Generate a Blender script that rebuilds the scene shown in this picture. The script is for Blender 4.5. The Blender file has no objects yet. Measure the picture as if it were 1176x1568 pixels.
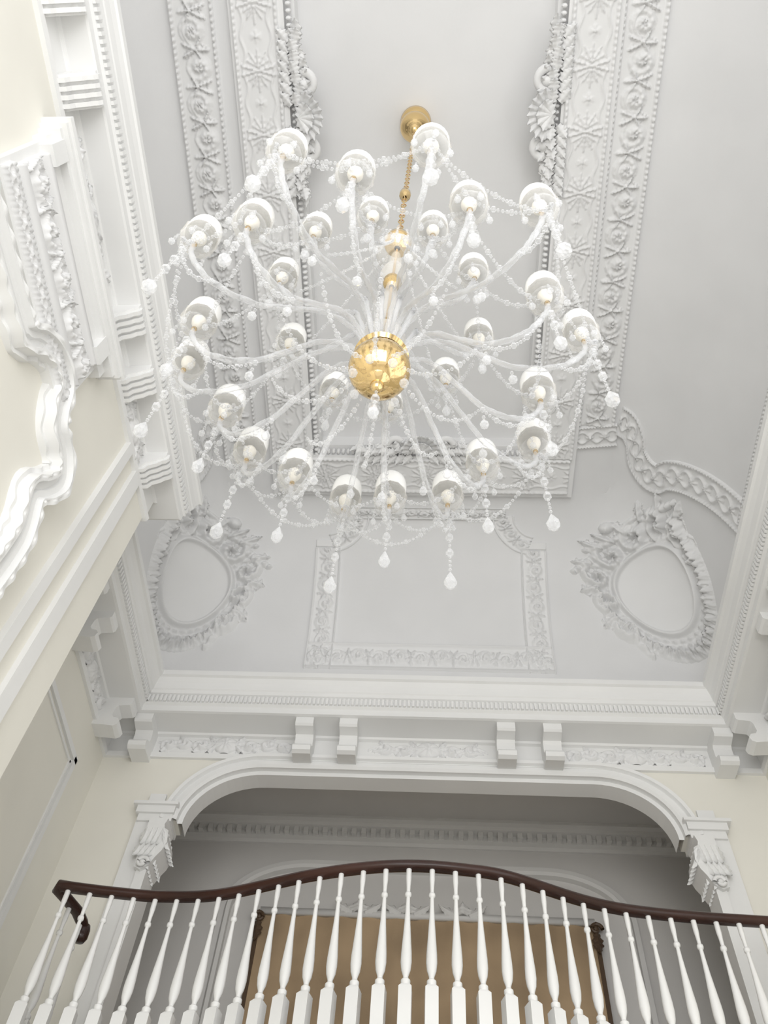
import bpy, math, random
from mathutils import Vector, Matrix
random.seed(7)
EYE=1.6
sin,cos,pi,hyp,exp=math.sin,math.cos,math.pi,math.hypot,math.exp
scn=bpy.context.scene
try:
    scn.view_settings.view_transform='Standard'
except Exception: pass

# ------------------------------------------------------------ materials
def mat(name,col,rough=.6,metal=0,bump=0,bscale=40,spec=.3,var=.02):
    m=bpy.data.materials.new(name); m.use_nodes=True; nt=m.node_tree; b=nt.nodes["Principled BSDF"]
    b.inputs["Roughness"].default_value=rough; b.inputs["Metallic"].default_value=metal
    b.inputs["Specular IOR Level"].default_value=spec
    tc=nt.nodes.new("ShaderNodeTexCoord"); n=nt.nodes.new("ShaderNodeTexNoise"); n.inputs["Scale"].default_value=1.7
    nt.links.new(tc.outputs["Object"],n.inputs["Vector"])
    r=nt.nodes.new("ShaderNodeValToRGB"); r.color_ramp.elements[0].position=.35; r.color_ramp.elements[1].position=.65
    r.color_ramp.elements[0].color=[c*(1-var) for c in col]+[1]; r.color_ramp.elements[1].color=[min(1,c*(1+var)) for c in col]+[1]
    nt.links.new(n.outputs["Fac"],r.inputs["Fac"]); nt.links.new(r.outputs["Color"],b.inputs["Base Color"])
    if bump:
        n2=nt.nodes.new("ShaderNodeTexNoise"); n2.inputs["Scale"].default_value=bscale
        nt.links.new(tc.outputs["Object"],n2.inputs["Vector"])
        bp=nt.nodes.new("ShaderNodeBump"); bp.inputs["Strength"].default_value=bump; bp.inputs["Distance"].default_value=.01
        nt.links.new(n2.outputs["Fac"],bp.inputs["Height"]); nt.links.new(bp.outputs["Normal"],b.inputs["Normal"])
    return m
def glassy(name,lo,hi,col=(.95,.96,.98),rough=.08,power=1.0):
    m=bpy.data.materials.new(name); m.use_nodes=True; nt=m.node_tree; b=nt.nodes["Principled BSDF"]; out=nt.nodes["Material Output"]
    b.inputs["Base Color"].default_value=(*col,1); b.inputs["Roughness"].default_value=rough; b.inputs["Specular IOR Level"].default_value=1.0
    t=nt.nodes.new("ShaderNodeBsdfTransparent"); mx=nt.nodes.new("ShaderNodeMixShader")
    lw=nt.nodes.new("ShaderNodeLayerWeight"); lw.inputs["Blend"].default_value=.35
    mr=nt.nodes.new("ShaderNodeMapRange"); mr.inputs["To Min"].default_value=lo; mr.inputs["To Max"].default_value=hi
    nt.links.new(lw.outputs["Facing"],mr.inputs["Value"]); nt.links.new(mr.outputs["Result"],mx.inputs["Fac"])
    nt.links.new(t.outputs[0],mx.inputs[1]); nt.links.new(b.outputs[0],mx.inputs[2]); nt.links.new(mx.outputs[0],out.inputs["Surface"])
    return m
M_CEIL=mat("ceiling_plaster",(.765,.765,.768),.8,bump=.05)
M_ORN=mat("ornament_plaster",(.80,.80,.80),.65)
M_TRIM=mat("white_trim_paint",(.82,.82,.812),.5)
M_CREAM=mat("cream_wall_paint",(.82,.80,.73),.7,bump=.04)
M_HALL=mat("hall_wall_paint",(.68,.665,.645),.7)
M_WOOD=mat("mahogany",(.045,.016,.010),.25,spec=.5,var=.3)
M_BAL=mat("baluster_gloss_white",(.86,.86,.85),.3)
M_FLOOR=mat("pale_marble_floor",(.80,.78,.74),.3,var=.08)
M_GOLD=mat("polished_brass",(.78,.57,.28),.10,1,var=.05)
M_OCHRE=mat("ochre_tapestry",(.44,.32,.20),.8,bump=.3,bscale=25,var=.2)
M_DARK=mat("dark_frame",(.10,.065,.04),.4)
M_CRYST=glassy("crystal",.12,.84,(.80,.81,.83),rough=.02)
M_ARM=glassy("twisted_glass_arm",.16,.70,(.78,.79,.81),rough=.04)
M_GLOBE=glassy("clear_glass_cup",.14,.66,(.84,.82,.78),rough=.04)
M_OPAL=mat("opal_glass",(.95,.95,.94),.25)
M_CANDLE=mat("candle_sleeve",(.93,.89,.80),.4)

# ------------------------------------------------------------ mesh builder
class MB:
    def __init__(s): s.v=[]; s.f=[]
    def box(s,x0,x1,y0,y1,z0,z1):
        n=len(s.v)
        for x in(x0,x1):
            for y in(y0,y1):
                for z in(z0,z1): s.v.append((x,y,z))
        for q in((0,1,3,2),(4,6,7,5),(0,4,5,1),(2,3,7,6),(0,2,6,4),(1,5,7,3)): s.f.append([n+i for i in q])
    def grid(s,fn,nu,nv,cu=False,cv=False):
        n=len(s.v)
        for i in range(nu):
            for j in range(nv): s.v.append(tuple(fn(i,j)))
        for i in range(nu if cu else nu-1):
            for j in range(nv if cv else nv-1):
                a=n+i*nv+j; b=n+((i+1)%nu)*nv+j; c=n+((i+1)%nu)*nv+(j+1)%nv; d=n+i*nv+(j+1)%nv
                s.f.append([a,b,c,d])
    def lathe(s,c,prof,n=16,M=None):
        c=Vector(c)
        def fn(i,j):
            r,z=prof[j]; a=2*pi*i/n; p=Vector((r*cos(a),r*sin(a),z))
            if M: p=M@p
            return c+p
        s.grid(fn,n,len(prof),cu=True)
    def tube(s,pts,r,n=8,tw=0,tamp=0):
        pts=[Vector(p) for p in pts]; m=len(pts); fr=[]
        up=Vector((0,0,1))
        for i in range(m):
            t=(pts[min(i+1,m-1)]-pts[max(i-1,0)]).normalized()
            a=t.cross(up)
            if a.length<.05: a=t.cross(Vector((1,0,0)))
            a.normalize(); b=a.cross(t); fr.append((a,b))
        rr=(lambda i:r) if not callable(r) else r
        def fn(i,j):
            ph=2*pi*j/n; q=rr(i)*(1+tamp*cos(3*ph+tw*i))
            return pts[i]+(fr[i][0]*cos(ph)+fr[i][1]*sin(ph))*q
        s.grid(fn,m,n,cv=True)
    def ball(s,c,rx,ry=None,rz=None,n=8,M=None):
        ry=rx if ry is None else ry; rz=rx if rz is None else rz; c=Vector(c); k=max(4,n//2+1)
        def fn(i,j):
            a=2*pi*i/n; t=pi*j/(k-1); p=Vector((rx*sin(t)*cos(a),ry*sin(t)*sin(a),rz*cos(t)))
            if M: p=M@p
            return c+p
        s.grid(fn,n,k,cu=True)
    def extr(s,poly,fn0,fn1):
        n=len(s.v); m=len(poly)
        for p in poly: s.v.append(tuple(fn0(p)))
        for p in poly: s.v.append(tuple(fn1(p)))
        for i in range(m): s.f.append([n+i,n+(i+1)%m,n+m+(i+1)%m,n+m+i])
        s.f.append([n+i for i in range(m)]); s.f.append([n+m+i for i in range(m)][::-1])
    def leaf(s,base,d,up,L,W,curl=.8,lobes=4):
        base=Vector(base); d=Vector(d).normalized(); up=Vector(up); up=(up-d*up.dot(d)).normalized(); sd=d.cross(up)
        nu,nv=18,9
        def fn(i,j):
            t=i/(nu-1); u=-1+2*j/(nv-1)
            w=W*(.35+.65*sin(pi*min(1,t*1.05+.12)))*(1-t**6)*(.82+.18*cos(2*pi*lobes*t))
            along=L*(t-.25*curl*t**3); lift=L*.45*curl*t**2.2
            h=lift+.30*W*(1-u*u)*(.7+.3*cos(6*pi*abs(u)))-.25*W*abs(u)**2*(1 if t<.9 else 0)
            return base+d*along+sd*(u*w)+up*h
        s.grid(fn,nu,nv)
        s.grid(lambda i,j:Vector(fn(i,j))-up*(.012 if 0<j<nv-1 and i<nu-1 else 0),nu,nv)
    def scroll(s,c,ax,up,R,r,turns=1.6,sg=1):
        c=Vector(c); ax=Vector(ax); up=Vector(up); pts=[]
        n=int(22*turns)
        for i in range(n):
            t=i/(n-1); a=t*turns*2*pi; q=R*(1-t*.88); pts.append(c+ax*(q*cos(a)*sg)+up*(q*sin(a)))
        s.tube(pts,lambda i:r*(1-.5*i/n),8)
        s.ball(c,r*1.3)
    def build(s,name,m,parent=None,smooth=False,angle=None):
        me=bpy.data.meshes.new(name); me.from_pydata(s.v,[],s.f); me.materials.append(m); me.update()
        import bmesh
        bm=bmesh.new(); bm.from_mesh(me); bmesh.ops.remove_doubles(bm,verts=bm.verts,dist=1e-5)
        bmesh.ops.recalc_face_normals(bm,faces=bm.faces); bm.to_mesh(me); bm.free()
        if smooth:
            for p in me.polygons: p.use_smooth=True
            if angle:
                try: me.set_sharp_from_angle(angle=math.radians(angle))
                except Exception: pass
        o=bpy.data.objects.new(name,me); bpy.context.collection.objects.link(o)
        if parent: o.parent=parent
        return o
def empty(name,loc=(0,0,0)):
    e=bpy.data.objects.new(name,None); e.location=loc; bpy.context.collection.objects.link(e); e.empty_display_size=.1; return e
def sweep(mb,path,prof,closed=False):
    n=len(path); offs=[]
    for i in range(n):
        ds=[]
        if i>0: d=Vector(path[i])-Vector(path[i-1]); ds.append(d.normalized())
        if i<n-1: d=Vector(path[i+1])-Vector(path[i]); ds.append(d.normalized())
        ns=[Vector((-d.y,d.x)) for d in ds]
        if len(ns)==1: offs.append(ns[0])
        else:
            b=(ns[0]+ns[1]).normalized(); offs.append(b/max(.2,b.dot(ns[0])))
    mb.grid(lambda i,j:(path[i][0]+offs[i].x*prof[j][0],path[i][1]+offs[i].y*prof[j][0],prof[j][1]),n,len(prof))
def cr(pts,n=12):
    out=[]; P=[Vector(p) for p in pts]; P=[P[0]*2-P[1]]+P+[P[-1]*2-P[-2]]
    for i in range(1,len(P)-2):
        for k in range(n):
            t=k/n; a,b,c,d=P[i-1:i+3]
            out.append(.5*((2*b)+(c-a)*t+(2*a-5*b+4*c-d)*t*t+(3*b-a-3*c+d)*t**3))
    out.append(P[-2]); return out

# ------------------------------------------------------------ cove surfaces
YT,YB=4.2,5.2; Z0,RZ=5.6,1.6; ZC=7.2
def cxz(th): return -.13*sin(th)
def hx(th): return 1.80+.72*cos(th)
def hy(th): return YT+(YB-YT)*cos(th)
def rad(th): return .015+.66*abs(sin(2*th))**.62
KB=1.35
def corner_pt(side,q,th):
    r=rad(th); L=pi*r/4; X=hx(th); Y=hy(th)
    if q>L: x=X-r-(q-L); y=Y
    elif q<-L: x=X; y=Y-r-(-q-L)
    else:
        a=pi/4+q/r; x=X-r+r*cos(a); y=Y-r+r*sin(a)
    return Vector((cxz(th)+side*x,y,Z0+RZ*sin(th)))
def s_end(a,b):
    th=b/KB; return Vector((a,hy(th),Z0+RZ*sin(th)))
def s_side(side):
    def f(a,b):
        th=b/KB; return Vector((cxz(th)+side*hx(th),a,Z0+RZ*sin(th)))
    return f
def s_corner(side): return lambda a,b: corner_pt(side,a,b/KB)
def s_ceil(z): return lambda a,b: Vector((a,b,z))
def nrm(S,a,b):
    e=.004; P=S(a,b); n=(S(a+e,b)-S(a-e,b)).cross(S(a,b+e)-S(a,b-e)).normalized()
    if n.dot(Vector((0,2.2,4))-P)<0: n=-n
    return P,n
def lobe(dx,dy,ang,L,W,n=4):
    c,s_=cos(ang),sin(ang); X=dx*c+dy*s_; Y=-dx*s_+dy*c; t=X/L
    if t<0 or t>1: return 0
    w=W*sin(pi*(t*.9+.08))*(.8+.2*cos(2*pi*n*t)); q=abs(Y)/max(w,1e-4)
    if q>1: return 0
    return (.55+.45*cos(q*pi*1.5))*(1-.3*t)
def rinceau(s,t):
    P=3.0; H=P/2; k=math.floor(s/H); h=0
    for kk in(k-1,k,k+1):
        sc=(kk+.5)*H; sg=1 if kk%2 else -1
        dx=(s-sc); dy=(t+sg*.08); r=hyp(dx,dy)/.58; a=math.atan2(dy,dx*sg)
        if r<1:
            sp=.5+.5*cos(a-7.5*r)
            h=max(h,(sp*.8*(1-r**4)+.15)*(.88+.12*cos(9*a)))
            if r<.34: h=max(h,.70+.30*cos(6*a))
        bx=s-(kk*H)
        for an,L,W in((sg*1.1,.75,.20),(sg*1.9,.70,.18),(-sg*.5,.6,.16),(pi+sg*.5,.6,.16),(-sg*1.5,.62,.18)):
            h=max(h,.95*lobe(bx,t+sg*.05,an,L,W))
    tv=.45*sin(2*pi*s/P); h=max(h,.5*exp(-((t-tv)/.08)**2))
    return h*max(0,min(1,(.80-abs(t))/.08))
def leafrun(s,t):
    P=2.6; u=((s+P/2)%P)-P/2; w=abs(t); h=0
    if abs(abs(u)-w*.25)<.05: h=.6
    for sg in(1,-1):
        dx=sg*u-.12
        for an in(0,.55,-.55,1.05,-1.05):
            h=max(h,.6*lobe(dx,t,an,.72,.12,3))
    v=P/2-abs(u)
    r=hyp(v,t)/.30
    if r<1: h=max(h,(.35+.3*cos(5*math.atan2(t,v)))*(1-r))
    h=max(h,.45*exp(-((w-.60-.08*cos(2*pi*s/1.3))/.05)**2))
    return h if w<.76 else 0
def guilloche(s,t):
    h=0
    for ph in(0,pi):
        h=max(h,.6*exp(-((t-.5*sin(s*pi/1.2+ph))/.12)**2))
    dx=((s+.6)%1.2)-.6; r=hyp(dx,t)/.34; a=math.atan2(t,dx)
    if r<1: h=max(h,(.45+.45*cos(6*a))*(1-r)+.35)
    for an in(.8,-.8,pi-.8,pi+.8): h=max(h,.7*lobe(dx,t,an,.75,.16))
    return h if abs(t)<.78 else 0
def withrails(f,beads=True):
    def g(s,t):
        w=abs(t)
        if w>.985: return -.3
        if w>.93: return .75
        if w>.83:
            return .35+(.45*abs(sin(s*pi*4)) if beads else .1)
        return f(s,t)
    return g
def ribbon(mb,S,path,width,h,amp=.03,base=.008,ds=.009,nv=None):
    P=[Vector(p) for p in path]; out=[P[0]]
    for i in range(len(P)-1):
        d=(P[i+1]-P[i]); L=d.length; n=max(1,int(L/ds+.5))
        for k in range(1,n+1): out.append(P[i]+d*k/n)
    m=len(out); nv=nv or max(9,int(width/.0075)); s=[0]
    for i in range(1,m): s.append(s[-1]+(out[i]-out[i-1]).length)
    N=[]; W=6
    for i in range(m):
        d=(out[min(i+W,m-1)]-out[max(i-W,0)]).normalized(); N.append(Vector((-d.y,d.x)))
    hw=width/2
    def fn(i,j):
        t=-1+2*j/(nv-1); q=out[i]+N[i]*t*hw; p,n=nrm(S,q.x,q.y)
        hh=h(s[i]/hw,t)
        return p+n*(base+hh*amp if hh>=0 and 0<i<m-1 else -.012)
    mb.grid(fn,m,nv)
def patch(mb,S,a0,a1,b0,b1,h,step=.012):
    na=int((a1-a0)/step)+1; nb=int((b1-b0)/step)+1
    def fn(i,j):
        a=a0+(a1-a0)*i/(na-1); b=b0+(b1-b0)*j/(nb-1); p,n=nrm(S,a,b); hh=h(a,b)
        return p+n*(hh if hh>.002 else -.02)
    mb.grid(fn,na,nb)

# ------------------------------------------------------------ ceiling + cove
YBK=-2.6
RX0,RX1,RY1=-1.10,.93,3.80
mb=MB()
def flat(x0,x1,y0,y1,z):
    k=len(mb.v); mb.v+= [(x0,y0,z),(x1,y0,z),(x1,y1,z),(x0,y1,z)]; mb.f.append([k,k+1,k+2,k+3])
flat(-1.93,RX0,YBK,YT,ZC); flat(RX1,1.67,YBK,YT,ZC); flat(RX0,RX1,RY1,YT,ZC)
ZR=ZC+.20
flat(RX0,RX1,YBK,RY1,ZR)
k=len(mb.v); mb.v+=[(RX0,YBK,ZC),(RX0,RY1,ZC),(RX1,RY1,ZC),(RX1,YBK,ZC),(RX0,YBK,ZR),(RX0,RY1,ZR),(RX1,RY1,ZR),(RX1,YBK,ZR)]
for a,b in((0,1),(1,2),(2,3)): mb.f.append([k+a,k+b,k+b+4,k+a+4])
mb.build("ceiling",M_CEIL)
mb=MB()
NT=40
for side in(1,-1):
    qs=[-8+ .5*i for i in range(11)]+[-2.4+.04*i for i in range(121)]+[2.5]
    def fn(i,j):
        th=(pi/2)*j/NT; q=qs[i]
        p=corner_pt(side,q,th)
        if q>=2.45: p=Vector((0,p.y,p.z))
        if (q>0 and side*p.x<0): p.x=0
        if p.y<YBK or i==0: p.y=YBK
        return p
    mb.grid(fn,len(qs),NT+1)
mb.build("ceiling_cove",M_CEIL,smooth=True)

mb=MB(); G=withrails(rinceau)
ribbon(mb,s_ceil(ZC),[(-1.78,-.3),(-1.78,3.95)],.33,G,.048)
ribbon(mb,s_ceil(ZC),[(1.475,-.3),(1.475,3.50)],.33,G,.048)
bd_=lambda d: math.radians(d)*KB
for side in(1,-1):
    y0=3.46
    pts=cr([(y0-.02,bd_(89.5)),(y0+.04,bd_(82)),(y0+.16,bd_(77)),(y0+.32,bd_(74)),(y0+.44,bd_(67)),(y0+.46,bd_(60)),(y0+.38,bd_(55)),(y0+.31,bd_(44)),(y0+.26,bd_(28)),(y0+.24,bd_(8))],8)
    ribbon(mb,s_side(side),pts,.29,withrails(guilloche),.042)
    if side==1: ribbon(mb,s_side(side),[(-.3,bd_(9)),(y0+.3,bd_(9))],.28,G,.035)
ribbon(mb,s_ceil(ZC),[(1.30,3.62),(1.68,3.58)],.22,withrails(guilloche),.04,base=.012)
mb.build("trim_1",M_ORN,smooth=True)
mb=MB(); LR=withrails(leafrun); FZ=ZC-.06
ribbon(mb,s_ceil(FZ),[(-1.31,-.3),(-1.31,3.82)],.34,LR,.030)
ribbon(mb,s_ceil(FZ),[(1.12,-.3),(1.12,3.82)],.34,LR,.030)
ribbon(mb,s_ceil(FZ),[(-1.46,4.0),(1.28,4.0)],.36,LR,.030)
mb.build("trim_2",M_ORN,smooth=True)
mb=MB()
mb.box(-1.50,-1.10,-2.6,4.22,FZ+.006,ZC); mb.box(.93,1.32,-2.6,4.22,FZ+.006,ZC); mb.box(-1.10,.93,3.80,4.22,FZ+.006,ZC)
for x,sx in((-1.07,1),(.90,-1)):
    for i in range(90): mb.ball((x,-.3+i*.046,ZC-.02),.024,.018,.035,8)
for i in range(42): mb.ball((-1.05+i*.046,3.77,ZC-.02),.018,.024,.035,8)
mb.box(-1.10,-1.03,-2.6,3.8,ZC+.03,ZR); mb.box(.86,.93,-2.6,3.8,ZC+.03,ZR); mb.box(-1.03,.86,3.73,3.8,ZC+.03,ZR)
mb.build("trim_3",M_ORN,smooth=True,angle=40)

def foliage(mb,c,ax,inn,L):
    c=Vector(c); ax=Vector(ax); inn=Vector(inn); dn=Vector((0,0,-1))
    for k in range(9):
        a=-1.2+.3*k; mb.leaf(c+inn*.0+dn*.03,inn*cos(a)+ax*sin(a)+dn*.1,dn,.26,.075,.8)
    for k in range(5):
        a=-1.0+.5*k; mb.leaf(c+inn*.0+dn*.07,inn*cos(a)+ax*sin(a),dn,.17,.065,1.0)
    for sg in(1,-1):
        mb.scroll(c+ax*sg*.22+dn*.03+inn*.05,ax*sg,inn,.085,.034,1.3)
        mb.scroll(c+ax*sg*.40+dn*.02+inn*.02,ax*sg,-inn,.060,.026,1.2)
        for k in range(7):
            p=c+ax*sg*(.08+.07*k)
            mb.leaf(p+dn*.02,ax*sg*(.8)+inn*(.9-.22*k+random.uniform(-.1,.2)),dn+inn*.2,.20-.012*k,.07,.9)
            mb.leaf(p-inn*.05+dn*.04,ax*sg*.6-inn*.5,dn,.14,.055,.7)
            mb.leaf(p+dn*.06,ax*sg+inn*random.uniform(-.4,.4),dn,.13,.055,1.0)
        mb.leaf(c+ax*sg*.50,ax*sg+inn*.1,dn,.20,.055,.9)
for c,ax,inn in(((-1.03,.90,ZC-.04),(0,1,0),(1,0,0)),((.86,.90,ZC-.04),(0,1,0),(-1,0,0)),((-.10,3.73,ZC-.04),(1,0,0),(0,-1,0))):
    mb=MB(); foliage(mb,c,ax,inn,1); mb.build("ceiling_foliage_bracket",M_ORN,smooth=True)

mb=MB(); b=bd_
rl=withrails(rinceau,False)
for sg in(-1,1):
    ribbon(mb,s_end,[(sg*.985,b(6)),(sg*.985,b(59))],.25,rl,.042)
    ribbon(mb,s_end,[(sg*1.11,b(61)),(sg*.86,b(61))],.09,withrails(lambda s,t:.3,False),.042)
    ribbon(mb,s_end,cr([(sg*.96,b(61)),(sg*.86,b(62.5)),(sg*.77,b(66)),(sg*.71,b(71)),(sg*.69,b(76))],8),.22,rl,.042)
ribbon(mb,s_end,[(-1.1,b(11.5)),(1.1,b(11.5))],.25,rl,.043)
ribbon(mb,s_end,[(-.72,b(77)),(.72,b(77))],.16,rl,.043)
mb.build("trim_4",M_ORN,smooth=True)

def cart(side):
    ca,cb=.02,b(35.5)
    def h(a,bb):
        x=a-ca; y=bb-cb
        ang=.30; X=x*cos(ang)+y*sin(ang); Y=-x*sin(ang)+y*cos(ang)
        rx,ry=.345,.325
        r=hyp(X/rx,Y/ry); p=math.atan2(Y/ry,X/rx); v=0
        if r<1.05: v=.006+.016*r*r
        v=max(v,.080*exp(-((r-1.13)/.08)**2)); v=max(v,.050*exp(-((r-1.31)/.045)**2)*(.7+.3*cos(40*p)))
        d=(p+2.0+pi)%(2*pi)-pi
        if abs(d)<2.0:
            w=.20*(1-.20*abs(d)); q=(r-1.60)/w
            if abs(q)<1.25:
                cell=11*p; k=round(cell/1.0); uu=cell-k; kk=(k%2)*.5-.25
                rr=hyp(uu*1.1,(q-kk)*1.0)
                v=max(v,(.035+.065*max(0,1-rr*1.1)+.018*cos(9*math.atan2(q-kk,uu)))*max(0,1-q*q*.55))
        for (sx,sy,sr,sg) in((.10,.52,.19,1),(-.20,.51,.17,-1),(.36,.36,.18,1),(-.42,.34,.15,-1),(.52,.12,.15,1),(.47,-.14,.14,-1),(.36,-.38,.14,1),(-.50,.14,.12,1)):
            dx=X-sx; dy=Y-sy; rr=hyp(dx,dy)/sr
            if rr<1:
                aa=math.atan2(dy,dx)
                v=max(v,(.050+.050*cos(aa*sg-8*rr)+.014*cos(8*aa))*(1-rr**4))
        for (sx,sy,an,L,W) in((.20,.58,.9,.20,.08),(.0,.62,1.7,.20,.08),(-.25,.56,2.3,.20,.07),(.42,.44,.3,.22,.08),(.55,.25,-.1,.18,.07),(.54,.0,-.5,.18,.07),(.45,-.28,-.9,.18,.07),(-.48,.40,2.8,.18,.07),(.30,.50,.5,.24,.07)):
            v=max(v,.080*lobe(X-sx,Y-sy,an,L,W,3))
        rr=hyp(X-.36,Y-.68)/.07
        if rr<1: v=max(v,.10*math.sqrt(1-rr*rr))
        for (x0,y0,x1,y1,w) in((.15,.60,.58,.40,.05),(-.1,.64,-.55,.50,.05),(.5,.34,.72,.12,.05),(.45,-.3,.22,-.60,.05)):
            vx,vy=x1-x0,y1-y0; t=max(0,min(1,((X-x0)*vx+(Y-y0)*vy)/(vx*vx+vy*vy))); dd=hyp(X-x0-vx*t,Y-y0-vy*t)/(w*(1-.4*t))
            if dd<1: v=max(v,(.05+.022*sin(t*26))*(1-dd*dd))
        return v
    mb=MB(); patch(mb,s_corner(side),-.82,.90,max(.05,cb-.74),cb+.84,h,.0095)
    mb.build("plaster_cartouche",M_ORN,smooth=True)
cart(1); cart(-1)

# ------------------------------------------------------------ walls
XW=2.55; BX=-1.87; BY=2.97; BXB=-1.967
mb=MB()
def ztop(x):
    x=abs(x)
    if x<=1.25: return 4.632
    if x<1.81: return 4.122+.51*math.sqrt(max(0,1-((x-1.25)/.572)**2))
    return 4.122
xs=[-1.93,-1.81]+[-1.81+.56*(1-cos(pi/2*i/16)) for i in range(1,17)]+[1.25+.56*sin(pi/2*i/16) for i in range(0,17)]+[1.93]
WT=.16
for i in range(len(xs)-1):
    x0,x1=xs[i],xs[i+1]; z0,z1=ztop(x0),ztop(x1)
    if x1-x0<1e-4: continue
    mb.extr([(x0,z0),(x1,z1),(x1,5.7),(x0,5.7)],lambda p:(p[0],5.2,p[1]),lambda p:(p[0],5.2+WT,p[1]))
mb.box(-XW-.1,-1.93,5.2,5.2+WT,-1.6,5.7); mb.box(1.93,XW+.1,5.2,5.2+WT,-1.6,5.7)
mb.box(-1.93,1.93,5.2,5.2+WT,-1.6,1.95)
mb.build("wall_end",M_CREAM)
mb=MB()
mb.box(XW,XW+.15,2.0,5.2,-1.6,5.7); mb.box(XW,XW+.15,YBK,-2.2,-1.6,5.7); mb.box(XW,XW+.15,-2.2,2.0,3.9,5.7); mb.box(XW,XW+.15,-2.2,2.0,-1.6,-.9)
mb.build("wall_right",M_CREAM)
mb=MB()
for y in(-2.2,-.8,.6,1.94): mb.box(XW+.04,XW+.10,y,y+.06,-.9,3.9)
for z in(-.9,.7,2.3,3.84): mb.box(XW+.04,XW+.10,-2.2,2.0,z,z+.06)
mb.build("window_1",M_TRIM)
mb=MB()
mb.extr([(BX,BY),(-XW-.15,BY),(-XW-.15,YBK),(BXB,YBK)],lambda p:(p[0],p[1],-1.6),lambda p:(p[0],p[1],5.33))
mb.box(-XW-.15,-XW,BY,5.2,-1.6,5.7)
mb.box(-XW-.15,-XW,YBK,BY,5.33,5.7)
mb.build("wall_left",M_CREAM)
mb=MB(); mb.box(-2.7,2.7,YBK,5.2,-1.7,-1.6); mb.build("floor",M_FLOOR)
# panel mouldings on the recessed side walls
mb=MB()
for sg in(-1,1):
    def bq(y0,y1,z0,z1,p=.02): mb.box(min(sg*XW,sg*(XW-p)),max(sg*XW,sg*(XW-p)),y0,y1,z0,z1)
    bq(3.55,3.60,2.3,4.3); bq(4.75,4.80,2.3,4.3); bq(3.55,4.80,4.26,4.31); bq(3.62,3.64,2.3,4.24,.012); bq(4.71,4.73,2.3,4.24,.012); bq(3.62,4.73,4.21,4.23,.012)
mb.build("trim_13",M_TRIM)

path=[(XW,YBK),(XW,5.2),(-XW,5.2),(-XW,BY-.02)]
prof=[(0,4.70),(.025,4.70),(.03,4.745),(.012,4.76),(.012,4.92),(.04,4.925),(.05,4.94),(.26,4.94),(.28,4.945),(.28,5.0),(.30,5.015),(.30,5.09),(.32,5.10),(.325,5.13),(.335,5.14),(.345,5.20),(.365,5.24),(.385,5.25),(.385,5.30),(0,5.34)]
PS=.60
mb=MB(); sweep(mb,path,prof)
sweep(mb,[(-XW,BY),(BX,BY),(BXB,YBK)],[(p*PS if p>.03 else p,z) for p,z in prof])
def along(p0,p1,step):
    a=Vector(p0);c=Vector(p1);L=(c-a).length;n=int(L/step)
    d=(c-a).normalized(); nn=Vector((-d.y,d.x))
    for i in range(n): yield a+d*((i+.5)*L/n),d,nn
def oriented(mb,o,d,nn,s0,s1,p0,p1,z0,z1):
    mb.extr([(s0,p0),(s1,p0),(s1,p1),(s0,p1)],lambda q:(o.x+d.x*q[0]+nn.x*q[1],o.y+d.y*q[0]+nn.y*q[1],z0),lambda q:(o.x+d.x*q[0]+nn.x*q[1],o.y+d.y*q[0]+nn.y*q[1],z1))
for p0,p1 in(((XW,0),(XW,4.9)),((2.25,5.2),(-2.25,5.2)),((-XW,4.9),(-XW,BY+.3))):
    for o,d,nn in along(p0,p1,.034): oriented(mb,o,d,nn,-.009,.009,.29,.318,5.02,5.085)
bd=(Vector((BXB,YBK))-Vector((BX,BY))).normalized(); bn=Vector((-bd.y,bd.x))
def bayo(y): 
    t=(y-BY)/(YBK-BY); return Vector((BX+(BXB-BX)*t,y))
for o,d,nn in along((BX,BY+.17),tuple(bayo(0)),.036): oriented(mb,o,d,nn,-.010,.010,.17,.197,5.02,5.085)
mb.build("trim_5",M_TRIM)
BR=[(0,4.945),(.25,4.945),(.25,4.88),(.235,4.865),(.15,4.855),(.135,4.83),(.13,4.76),(.145,4.735),(.185,4.725),(.205,4.695),(.195,4.66),(.165,4.645),(.12,4.65),(.0,4.66)]
mb=MB()
def bracket(o,d,nn,w=.07,P=BR):
    mb.extr(P,lambda q:(o.x-d.x*w+nn.x*q[0],o.y-d.y*w+nn.y*q[0],q[1]),lambda q:(o.x+d.x*w+nn.x*q[0],o.y+d.y*w+nn.y*q[0],q[1]))
de=Vector((-1,0)); ne=Vector((0,-1))
for x in(-.965,-.62,.60,.955,-2.24,2.24): bracket(Vector((x,5.2)),de,ne)
for sg in(1,-1):
    for y in((4.86,3.9,3.55) if sg==1 else (4.86,4.0,3.65)): bracket(Vector((sg*XW,y)),Vector((0,1)),Vector((-sg,0)))
MO=[(0,4.945),(.165,4.945),(.17,4.90),(.155,4.87),(.13,4.86),(.11,4.83),(.085,4.815),(.06,4.80),(.045,4.76),(0,4.75)]
for y in(.06,.48,1.72,2.10,2.70):
    bracket(bayo(y),bd,bn,.085,MO)
    for k in(-.06,-.02,.02,.06): 
        bracket(bayo(y+k),bd,bn,.011,[(a+.018,z-.016) for a,z in MO])
mb.build("trim_6",M_TRIM)

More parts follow.
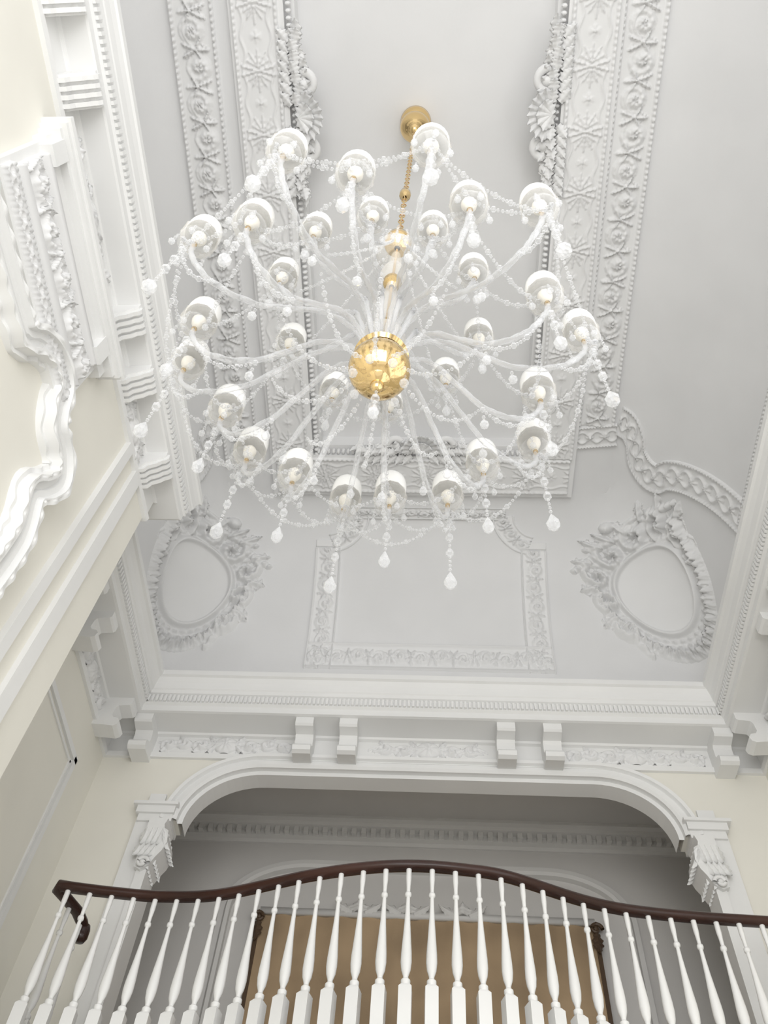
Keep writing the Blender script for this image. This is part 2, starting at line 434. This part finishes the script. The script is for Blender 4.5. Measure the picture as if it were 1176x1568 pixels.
def s_wall_end(y): return lambda a,bb: Vector((a,y,bb))
def friezeh(c,hw,zc):
    def h(a,z):
        x=(a-c); y=z-zc; v=0
        X=abs(x)
        r=hyp(X/.10,(y)/.085)
        if r<1: v=.04*math.sqrt(1-r*r)+.01*cos(8*math.atan2(y,x))*(1-r)
        for an in(.35,-.35,.9,-.9): v=max(v,.035*lobe(X-.07,y,an,.14,.03))
        tv=.035*sin(X*pi/.16+.5)
        if .08<X<hw: v=max(v,.018*exp(-((y-tv)/.012)**2))
        for k in range(4):
            cxx=.20+k*.13; sg=1 if k%2 else -1
            if cxx>hw-.05: break
            rr=hyp(X-cxx,y-sg*.012)/.072; aa=math.atan2(y-sg*.012,X-cxx)
            if rr<1: v=max(v,(.020+.018*cos(aa*sg-7*rr))*(1-rr**3)+ (.01 if rr<.25 else 0))
            for an in(.6,-.6): v=max(v,.03*lobe(X-cxx,y,an+sg*.4,.12,.025))
        return v
    return h
mb=MB()
for c,hw in((-1.6,.52),(0,.47),(1.6,.52)):
    patch(mb,s_wall_end(5.19),c-hw-.02,c+hw+.02,4.76,4.92,friezeh(c,hw,4.84),.0075)
def s_wx(x): return lambda a,bb: Vector((x,a,bb))
for sx in(-1,1): patch(mb,s_wx(sx*(XW-.01)),4.0,4.85,4.76,4.92,friezeh(4.42,.4,4.84),.01)
def s_bay(p): return lambda a,bb: Vector((bayo(a).x+p,a,bb))
for c,hw in((1.1,.45),(2.40,.2),(-.4,.3)):
    patch(mb,s_bay(.012),c-hw,c+hw,4.70,4.93,friezeh(c,hw,4.82),.01)
mb.build("trim_7",M_ORN,smooth=True)

mb=MB()
arc=[(-1.81,4.11)]+[(-1.25-.56*cos(pi/2*i/14),4.11+.51*sin(pi/2*i/14)) for i in range(1,15)]+[(1.25+.56*sin(pi/2*i/14),4.11+.51*cos(pi/2*i/14)) for i in range(0,15)]
ap=[(-.035,-.16),(-.035,-.015),(0,-.015),(0,.03),(.02,.045),(.045,.045),(.055,.020),(.085,.020),(.095,.05),(.12,.055),(.12,-.0)]
no=[]
for i in range(len(arc)):
    a=Vector(arc[max(0,i-1)]);c=Vector(arc[min(len(arc)-1,i+1)]); d=(c-a).normalized(); no.append(Vector((-d.y,d.x)))
no[0]=Vector((-1,0)); no[-1]=Vector((1,0))
mb.grid(lambda i,j:(arc[i][0]+no[i].x*ap[j][0],5.2-ap[j][1],arc[i][1]+no[i].y*ap[j][0]),len(arc),len(ap))
for sg in(1,-1):
    f=lambda a:sg*a
    def bx(x0,x1,y0,y1,z0,z1): mb.box(min(f(x0),f(x1)),max(f(x0),f(x1)),y0,y1,z0,z1)
    bx(1.95,2.10,5.17,5.2,2.0,4.2); bx(1.90,1.97,5.15,5.36,2.0,3.72)
    bx(1.83,2.11,5.13,5.36,4.14,4.20); bx(1.81,2.14,5.11,5.38,4.20,4.225); bx(1.84,2.09,5.15,5.36,4.08,4.14)
    bx(1.94,2.06,5.175,5.2,4.2,4.34)
mb.build("trim_8",M_TRIM)
for sg in(-1,1):
    mb=MB()
    P=[(1.985,4.08),(1.85,4.08),(1.865,4.03),(1.855,3.99),(1.82,3.95),(1.81,3.88),(1.83,3.81),(1.86,3.76),(1.885,3.70),(1.94,3.66),(1.985,3.68)]
    mb.extr(P,lambda p:(sg*p[0],5.12,p[1]),lambda p:(sg*p[0],5.34,p[1]))
    dn=Vector((0,0,-1)); out=Vector((-sg,0,0)); fwd=Vector((0,-1,0))
    for k in range(5):
        y=5.14+.045*k
        mb.leaf((sg*1.845,y,3.99),dn+out*.1,out,.19,.05,.45); mb.leaf((sg*1.85,y+.02,3.87),dn-out*.35,out,.17,.045,.5); mb.leaf((sg*1.89,y,3.78),dn-out*.3,out,.12,.04,.5)
    for k in range(4):
        x=1.865+.037*k
        mb.leaf((sg*x,5.13,4.0),dn-out*.05,fwd,.18,.045,.45); mb.leaf((sg*(x+.01),5.13,3.88),dn-out*.2,fwd,.16,.04,.55)
    mb.scroll((sg*1.93,5.10,3.70),out,Vector((0,0,1)),.042,.015,1.4)
    mb.build("acanthus_corbel",M_TRIM,smooth=True,angle=50)

# bay wall
mb=MB()
def bbox(y0,y1,p0,p1,z0,z1):
    x0=bayo(y0).x;x1=bayo(y1).x
    mb.extr([(x0+p0,y0),(x1+p0,y1),(x1+p1,y1),(x0+p1,y0)],lambda q:(q[0],q[1],z0),lambda q:(q[0],q[1],z1))
bbox(2.42,2.49,0,.035,-1.6,4.70); bbox(2.62,2.72,0,.03,-1.6,4.70)
mb.build("trim_11",M_TRIM)
mb=MB()
for y0,y1,p,z0,z1 in((.56,1.92,.15,4.50,4.54),(.58,1.90,.135,4.47,4.50),(.60,1.88,.11,4.44,4.47),(.62,1.85,.07,4.36,4.44),(.64,1.80,.05,3.84,4.36)): bbox(y0,y1,0,p,z0,z1)
for y in(.70,1.70): bbox(y-.05,y+.05,0,.115,4.30,4.46)
mb.build("overdoor_cornice",M_TRIM)
mb=MB()
ribbon(mb,s_bay(.055),[(.68,4.16),(1.76,4.16)],.30,rl,.05)
ribbon(mb,s_bay(.055),[(.66,3.92),(1.78,3.92)],.11,withrails(guilloche),.025)
mb.build("trim_9",M_ORN,smooth=True)
mb=MB()
jp=[(-1,3.62),(0,3.63),(1.20,3.66),(1.38,3.70),(1.45,3.82),(1.56,3.92),(1.70,3.93),(1.77,3.82),(1.86,3.74),(2.00,3.73),(2.08,3.66),(2.05,3.52),(1.99,3.38),(2.07,3.22),(2.10,3.05),(2.10,2.4),(2.10,-1.5)]
def surr(s,t):
    if abs(t)>.97: return -.3
    st=[.25,.85,.45,.65,1.0][min(4,int((t+1)*2.5))]
    return st+(.08*sin(s*5) if t<-.5 or t>.7 else 0)
ribbon(mb,s_bay(0.0),cr(jp,5),.19,surr,.085,ds=.012,nv=26)
mb.build("trim_12",M_TRIM,smooth=True,angle=30)

# ------------------------------------------------------------ landing hall beyond
mb=MB()
YH=6.6
mb.box(-2.6,2.6,YH,YH+.12,1.9,5.4); mb.box(-2.72,-2.6,5.36,YH+.1,1.9,5.4); mb.box(2.6,2.72,5.36,YH+.1,1.9,5.4)
mb.build("wall_landing",M_HALL)
mb=MB(); mb.box(-2.6,2.6,5.36,YH,5.2,5.3)
mb.build("ceiling_landing",M_HALL)
M_HTRIM=mat("hall_trim_paint",(.75,.74,.72),.6)
mb=MB()
sweep(mb,[(2.6,5.36),(2.6,YH),(-2.6,YH),(-2.6,5.36)],[(0,5.02),(.02,5.02),(.03,5.05),(.07,5.06),(.07,5.12),(.14,5.13),(.15,5.16),(.19,5.17),(.19,5.2)])
for o,d,nn in along((2.5,YH),(-2.5,YH),.085): oriented(mb,o,d,nn,-.022,.022,.06,.12,5.07,5.125)
a2=[(-1.62,3.9)]+[(-1.0-.62*cos(pi/2*i/12),4.35+.40*sin(pi/2*i/12)) for i in range(13)]+[(1.0+.62*sin(pi/2*i/12),4.35+.40*cos(pi/2*i/12)) for i in range(13)]+[(1.62,3.9),(1.62,2.0)]
a2=[(-1.62,2.0)]+a2
no2=[]
for i in range(len(a2)):
    a=Vector(a2[max(0,i-1)]);c=Vector(a2[min(len(a2)-1,i+1)]); d=(c-a).normalized(); no2.append(Vector((-d.y,d.x)))
q2=[(0,0),(0,.06),(.03,.07),(.05,.04),(.09,.04),(.10,0)]
mb.grid(lambda i,j:(a2[i][0]+no2[i].x*q2[j][0],YH-q2[j][1],a2[i][1]+no2[i].y*q2[j][0]),len(a2),len(q2))
mb.build("trim_10",M_HTRIM)
t=empty("framed_tapestry",(0,YH-.03,3.3))
mb=MB()
mb.grid(lambda i,j:(-1.35+2.7*i/80,-.02+.012*sin(i*.9),-1.0+2.02*j/10),81,11); mb.build("cloth",M_OCHRE,t,True)
mb=MB(); mb.box(-1.375,-1.345,-.04,.02,-1.0,1.03); mb.box(1.345,1.375,-.04,.02,-1.0,1.03); mb.box(-1.375,1.375,-.04,.02,-1.04,-1.0)
for sg in(-1,1): mb.scroll((sg*1.36,-.05,.96),(sg,0,0),(0,0,1),.05,.018,1.3); mb.leaf((sg*1.36,-.05,.92),(0,0,-1),(0,-1,0),.20,.05,.3)
mb.build("frame",M_DARK,t)
mb=MB(); mb.box(-1.36,1.36,-.05,0,1.0,1.05)
for k in(-.55,-.15,.30): mb.leaf((k,-.05,1.03),(0,0,1),(0,-1,0),.12,.12,.2); mb.leaf((k+.05,-.05,1.03),(1,0,.5),(0,-1,0),.18,.05,.3); mb.leaf((k-.05,-.05,1.03),(-1,0,.5),(0,-1,0),.18,.05,.3)
mb.build("cresting",M_HTRIM,t,True)
for x in(-1.0,0.05,1.1):
    mb=MB(); mb.lathe((x,5.98,5.2),[(0,-.002),(.025,-.002),(.03,-.012),(.045,-.012),(.048,0)],20); mb.build("recessed_downlight",M_DARK)

# ------------------------------------------------------------ landing slab + balustrade
rail2=[(-2.06,4.37),(-1.78,4.41),(-1.49,4.43),(-1.15,4.39),(-.65,4.20),(-.32,4.11),(-.05,4.08),(.22,4.10),(.45,4.15),(.89,4.34),(1.25,4.42),(1.88,4.46),(2.53,4.46)]
rc=cr([(a,c,0) for a,c in rail2],14)
mb=MB()
fr=[(p.x,p.y-.08) for p in rc]
fr[0]=(-2.15,fr[0][1])
mb.grid(lambda i,j:[(fr[i][0],YH,2.07),(fr[i][0],fr[i][1]-.03,2.07),(fr[i][0],fr[i][1]-.05,2.05),(fr[i][0],fr[i][1]-.03,2.02),(fr[i][0],fr[i][1],2.0),(fr[i][0],fr[i][1],1.75),(fr[i][0],YH,1.75)][j],len(fr),7)
mb.box(-2.6,-2.1,4.6,YH,1.75,2.07)
mb.build("landing_floor",M_TRIM)
bal=empty("stair_balustrade",(0,4.3,2.07))
def loc(p): return (p[0],p[1]-4.3,p[2]-2.07)
mb=MB()
prof=[(a*1.14,z*1.16) for a,z in[(-.028,-.020),(-.032,-.008),(-.028,.006),(-.018,.016),(0,.020),(.018,.016),(.028,.006),(.032,-.008),(.028,-.020),(.018,-.026),(-.018,-.026)]]
full=[Vector((-2.0,4.72,-.03)),Vector((-2.005,4.68,-.012)),Vector((-2.02,4.60,0)),Vector((-2.06,4.48,0)),Vector((-2.09,4.40,0)),Vector((-2.07,4.362,0))]+rc[3:]
def fr_n(i):
    d=(full[min(i+1,len(full)-1)]-full[max(i-1,0)]).normalized(); return Vector((-d.y,d.x,0))
mb.grid(lambda i,j: loc(full[i]+fr_n(i)*prof[j][0]+Vector((0,0,3.0+prof[j][1]))),len(full),len(prof),cv=True)
mb.lathe(loc((-2.0,4.72,2.93)),[(0,-.05),(.03,-.045),(.042,-.02),(.042,.03),(.035,.055),(0,.06)],16)
mb.build("handrail",M_WOOD,bal,True)
mb=MB()
bp=[(.017,.27),(.023,.28),(.023,.295),(.013,.305),(.013,.315),(.023,.345),(.0275,.385),(.0265,.43),(.021,.51),(.015,.60),(.0115,.68),(.010,.735),(.016,.74),(.018,.75),(.016,.76),(.010,.765),(.011,.80),(.0145,.84),(.0145,.905)]
S=[0]
for i in range(1,len(rc)): S.append(S[-1]+(rc[i]-rc[i-1]).length)
nb=int(S[-1]/.124)
def at(s):
    for i in range(1,len(rc)):
        if S[i]>=s: 
            t=(s-S[i-1])/(S[i]-S[i-1]); d=(rc[i]-rc[i-1]).normalized(); return rc[i-1].lerp(rc[i],t),d
    return rc[-1],Vector((1,0,0))
for k in range(nb+1):
    p,d=at(.04+k*.124); ang=math.atan2(d.y,d.x); M=Matrix.Rotation(ang,3,'Z')
    base=Vector(loc((p.x,p.y,2.07)))
    mb.lathe(base,bp,12)
    w=.031; poly=[(-w,-w),(w,-w),(w,w),(-w,w)]
    lv=[(1,0),(1,.255),(.6,.272),(.01,.2725)]
    mb.grid(lambda i,j:base+M@Vector((poly[i][0]*lv[j][0],poly[i][1]*lv[j][0],lv[j][1])),4,4,cu=True)
for x,y in((-2.05,4.54),(-2.01,4.68)):
    base=Vector(loc((x,y,2.07))); mb.lathe(base,bp,12); mb.box(base.x-.031,base.x+.031,base.y-.031,base.y+.031,0,.26)
mb.build("balusters",M_BAL,bal,True,40)

# ------------------------------------------------------------ chandelier
HX,HY=-.155,.98
ch=empty("chandelier",(HX,HY,2.38))
def C(x,y,z): return Vector((x,y,z-2.38))
gold=MB(); cry=MB(); arm=MB(); globe=MB(); opal=MB(); cand=MB()
gold.ball(C(0,0,2.38),.092,n=32)
gold.lathe(C(0,0,2.47),[(.075,-.02),(.085,-.005),(.07,.01),(.03,.02),(.02,.06)],24)
gold.lathe(C(0,0,2.28),[(.0,-.05),(.014,-.04),(.02,-.02),(.012,0),(.03,.01),(.05,.03)],20)
gold.lathe(C(0,0,0),[(.006,2.5),(.006,7.3)],8)
gold.lathe(C(0,0,3.22),[(.01,-.05),(.03,-.03),(.036,0),(.03,.03),(.01,.05)],16)
gold.lathe(C(0,0,3.80),[(.012,-.10),(.02,-.07),(.05,-.06),(.060,-.03),(.055,.02),(.035,.05),(.014,.08)],24)
gold.lathe(C(0,0,4.75),[(.01,-.06),(.03,-.03),(.03,.03),(.01,.06)],12)
gold.lathe(C(0,0,ZR),[(.0,-.46),(.03,-.445),(.045,-.42),(.06,-.40),(.10,-.36),(.115,-.30),(.10,-.23),(.06,-.17),(.05,-.12),(.11,-.08),(.12,-.03),(.10,0)],32)
for k in range(54):
    z=3.95+k*.055
    M=Matrix.Rotation(pi/2*(k%2),3,'Z')
    pts=[C(0,0,z)+M@Vector((.013*cos(a),0,.034*sin(a))) for a in [2*pi*i/8 for i in range(9)]]
    gold.tube(pts,.0035,5)
for z0,prof in((2.52,[(.02,0),(.05,.02),(.07,.10),(.05,.16),(.02,.2)]),(2.78,[(.02,0),(.035,.03),(.04,.15),(.025,.3),(.02,.4)]),(3.28,[(.02,0),(.05,.04),(.035,.12),(.02,.30)]),(3.55,[(.015,0),(.06,.03),(.085,.07),(.08,.08),(.03,.05)])):
    globe.lathe(C(0,0,z0),prof,20)
def bead(mb,p,r,n=6): mb.ball(p,r,n=n)
def drop(mb,p,L=.05,r=.012):
    bead(mb,p,.006); p=p-Vector((0,0,.01))
    mb.lathe(p,[(0,0),(r*.35,-L*.2),(r,-L*.62),(r*.9,-L*.8),(r*.45,-L*.95),(0,-L)],8)
def strand(p0,p1,sag,r=.0058,gap=.019):
    p0=Vector(p0);p1=Vector(p1); L=(p1-p0).length+1.2*sag; n=max(3,int(L/gap))
    for i in range(n+1):
        t=i/n; p=p0.lerp(p1,t)-Vector((0,0,4*sag*t*(1-t))); bead(cry,p,r*(1.6 if i%4==0 else .95),6)
def hang(p,L,big=.02):
    n=int(L/.022)
    for m in range(n):
        q=p-Vector((0,0,.022*m))
        if m%4==3: cry.ball(q,.014,.014,.017,6)
        else: bead(cry,q,.0055,5)
    drop(cry,p-Vector((0,0,.022*n)),.085,big)
def cup(p,s=1,a0=0):
    cry.lathe(p+Vector((0,0,-.055*s)),[(.008,-.012),(.03*s,-.004),(.048*s,.006),(.052*s,.010)],16)
    prof=[(.012,-.048),(.03,-.043),(.046,-.027),(.055,-.004),(.056,.016),(.052,.032),(.049,.036)]
    nn=24
    globe.grid(lambda i,j:p+Vector(((prof[j][0]*s*(1+.03*cos(12*2*pi*i/nn)))*cos(2*pi*i/nn),(prof[j][0]*s*(1+.03*cos(12*2*pi*i/nn)))*sin(2*pi*i/nn),prof[j][1]*s)),nn,len(prof),cu=True)
    opal.lathe(p,[(.050*s,.034*s),(.0525*s,.040*s),(.053*s,.080*s),(.050*s,.105*s),(.044*s,.118*s),(.030*s,.128*s),(0,.132*s)],24)
    cand.lathe(p,[(0,-.040*s),(.010,-.040*s),(.012,-.02),(.020*s,-.005*s),(.023*s,.014*s),(.014*s,.035*s),(0,.042*s)],12)
    gold.lathe(p,[(.0,-.058*s),(.008,-.056*s),(.009,-.050*s),(.006,-.044*s),(0,-.042*s)],10)
def pol(r,a,z): a=math.radians(a); return C(r*cos(a),r*sin(a),z)
A=[(.62,-115),(.59,-76),(.61,-42),(.61,-3),(.60,35),(.59,69),(.59,104),(.60,140),(.63,174),(.63,211)]
B=[(.52,-97),(.50,-60),(.51,-20),(.50,15),(.50,50),(.51,88),(.52,125),(.54,159),(.56,190),(.53,-133)]
I=[(.33,-97),(.36,-129),(.32,-62),(.32,-27),(.37,-159),(.32,14),(.35,164),(.30,48),(.33,90),(.34,125)]
def doarm(r,a,z,zs,rise,dip):
    pts=cr([pol(.05,a,zs),pol(.10,a,zs+rise),pol(r*.34,a,zs+rise*.95),pol(r*.62,a,z-dip-.01),pol(r*.84,a,z-dip-.03),pol(r*.97,a,z-dip+.06),pol(r*1.0,a,z-.065)],10)
    arm.tube(pts,.0082,9,tw=1.1,tamp=.28)
for name,L,z,zs,rise,dip in(("A",A,2.58,2.47,.10,.21),("B",B,2.50,2.45,.07,.19),("I",I,2.83,2.56,.20,.14)):
    for r,a in L:
        p=pol(r,a,z); doarm(r,a,z,zs,rise,dip); cup(p,.93 if name=="I" else 1.0)
        for k in range(5):
            aa=a+k*72; q=p+Vector((.052*cos(math.radians(aa)),.052*sin(math.radians(aa)),-.05))
            ln=.012+.02*((k+int(a))%2)
            for m in range(int(ln/.012)): bead(cry,q-Vector((0,0,.012*m)),.0045,5)
            drop(cry,q-Vector((0,0,ln)),.042,.010)
        if name=="A":
            hang(pol(r*1.02,a,z-.08),.34); strand(pol(r*.84,a,z-.24),pol(r*1.06,a,z-.06),.10)
        elif name=="B":
            hang(pol(r*1.0,a,z-.08),.24,.018); strand(pol(r*.62,a,z-.22),pol(r*1.0,a,z-.08),.12)
        else: hang(pol(r,a,z-.08),.12,.014)
        if name!="I": drop(cry,pol(r*.62,a,z-.27),.055,.013)
allo=sorted([(a%360,r,2.58) for r,a in A]+[(a%360,r,2.50) for r,a in B])
for i in range(len(allo)):
    a0,r0,z0=allo[i]; a1,r1,z1=allo[(i+1)%len(allo)]
    strand(pol(r0*1.05,a0,z0-.06),pol(r1*1.05,a1,z1-.06),.10)
for L,f,s_ in((A,1.02,.20),(B,.95,.18)):
    As=sorted([(a%360,r) for r,a in L])
    for i in range(len(As)):
        a0,r0=As[i];a1,r1=As[(i+1)%len(As)]
        strand(pol(r0*f,a0,2.52),pol(r1*f,a1,2.52),s_)
Is=sorted([(a%360,r) for r,a in I])
for i in range(len(Is)):
    a0,r0=Is[i];a1,r1=Is[(i+1)%len(Is)]
    strand(pol(r0,a0,2.77),pol(r1,a1,2.77),.09)
    strand(pol(.07,a0,3.56),pol(r0*.8,a0,2.78),.03,.0050,.021)
    strand(pol(r0,a0,2.77),pol(allo[(2*i)%20][1]*.98,allo[(2*i)%20][0],2.50),.14)
    drop(cry,pol(.085,a0,3.60),.06,.012)
    strand(pol(.06,a0,2.36),pol(.32,a0+10,2.38),.16)
for k in range(8): strand(pol(.05,k*45,3.85),pol(.075,k*45,3.62),.0)
for k in range(7): drop(cry,pol(.075,k*51,2.33),.06,.014)
hang(pol(.0,0,2.24),.10,.016)
gold.build("brass_fittings",M_GOLD,ch,True,60); cry.build("crystal_strands",M_CRYST,ch,False); arm.build("glass_arms",M_ARM,ch,True)
globe.build("glass_cups",M_GLOBE,ch,True); opal.build("opal_shades",M_OPAL,ch,True,50); cand.build("candle_lamps",M_CANDLE,ch,True)

# ------------------------------------------------------------ lights
w=bpy.data.worlds.new("World"); scn.world=w; w.use_nodes=True
w.node_tree.nodes["Background"].inputs[0].default_value=(1,1,1,1); w.node_tree.nodes["Background"].inputs[1].default_value=1.12
def area(name,loc,rot,sx,sy,e,col=(1,1,1)):
    l=bpy.data.lights.new(name,'AREA'); l.shape='RECTANGLE'; l.size=sx; l.size_y=sy; l.energy=e; l.color=col
    o=bpy.data.objects.new(name,l); o.location=loc; o.rotation_euler=rot; bpy.context.collection.objects.link(o)
area("window_daylight",(XW+.3,-.1,1.5),(0,math.radians(90),0),4.6,4.0,45,(1,.995,.98))
area("window_daylight",(0,-3.2,1.5),(math.radians(114),0,0),3.6,3.6,165,(1,.995,.985))

for o in bpy.data.objects:
    if o.parent is None: o.location.z+=EYE
Zc=Vector((82,824,-1335)).normalized()
Yc=Vector((45,-2150,-1335)); Yc=(Yc-Zc*Yc.dot(Zc)).normalized(); Xc=Yc.cross(Zc)
R=Matrix((Xc,Yc,Zc)).to_4x4()
cd=bpy.data.cameras.new("camera"); cam=bpy.data.objects.new("camera",cd); bpy.context.collection.objects.link(cam)
cam.matrix_world=Matrix.Translation((0,0,EYE))@R
cd.sensor_fit='VERTICAL'; cd.sensor_height=36; cd.lens=1335/1568*36; cd.clip_start=.02
scn.camera=cam
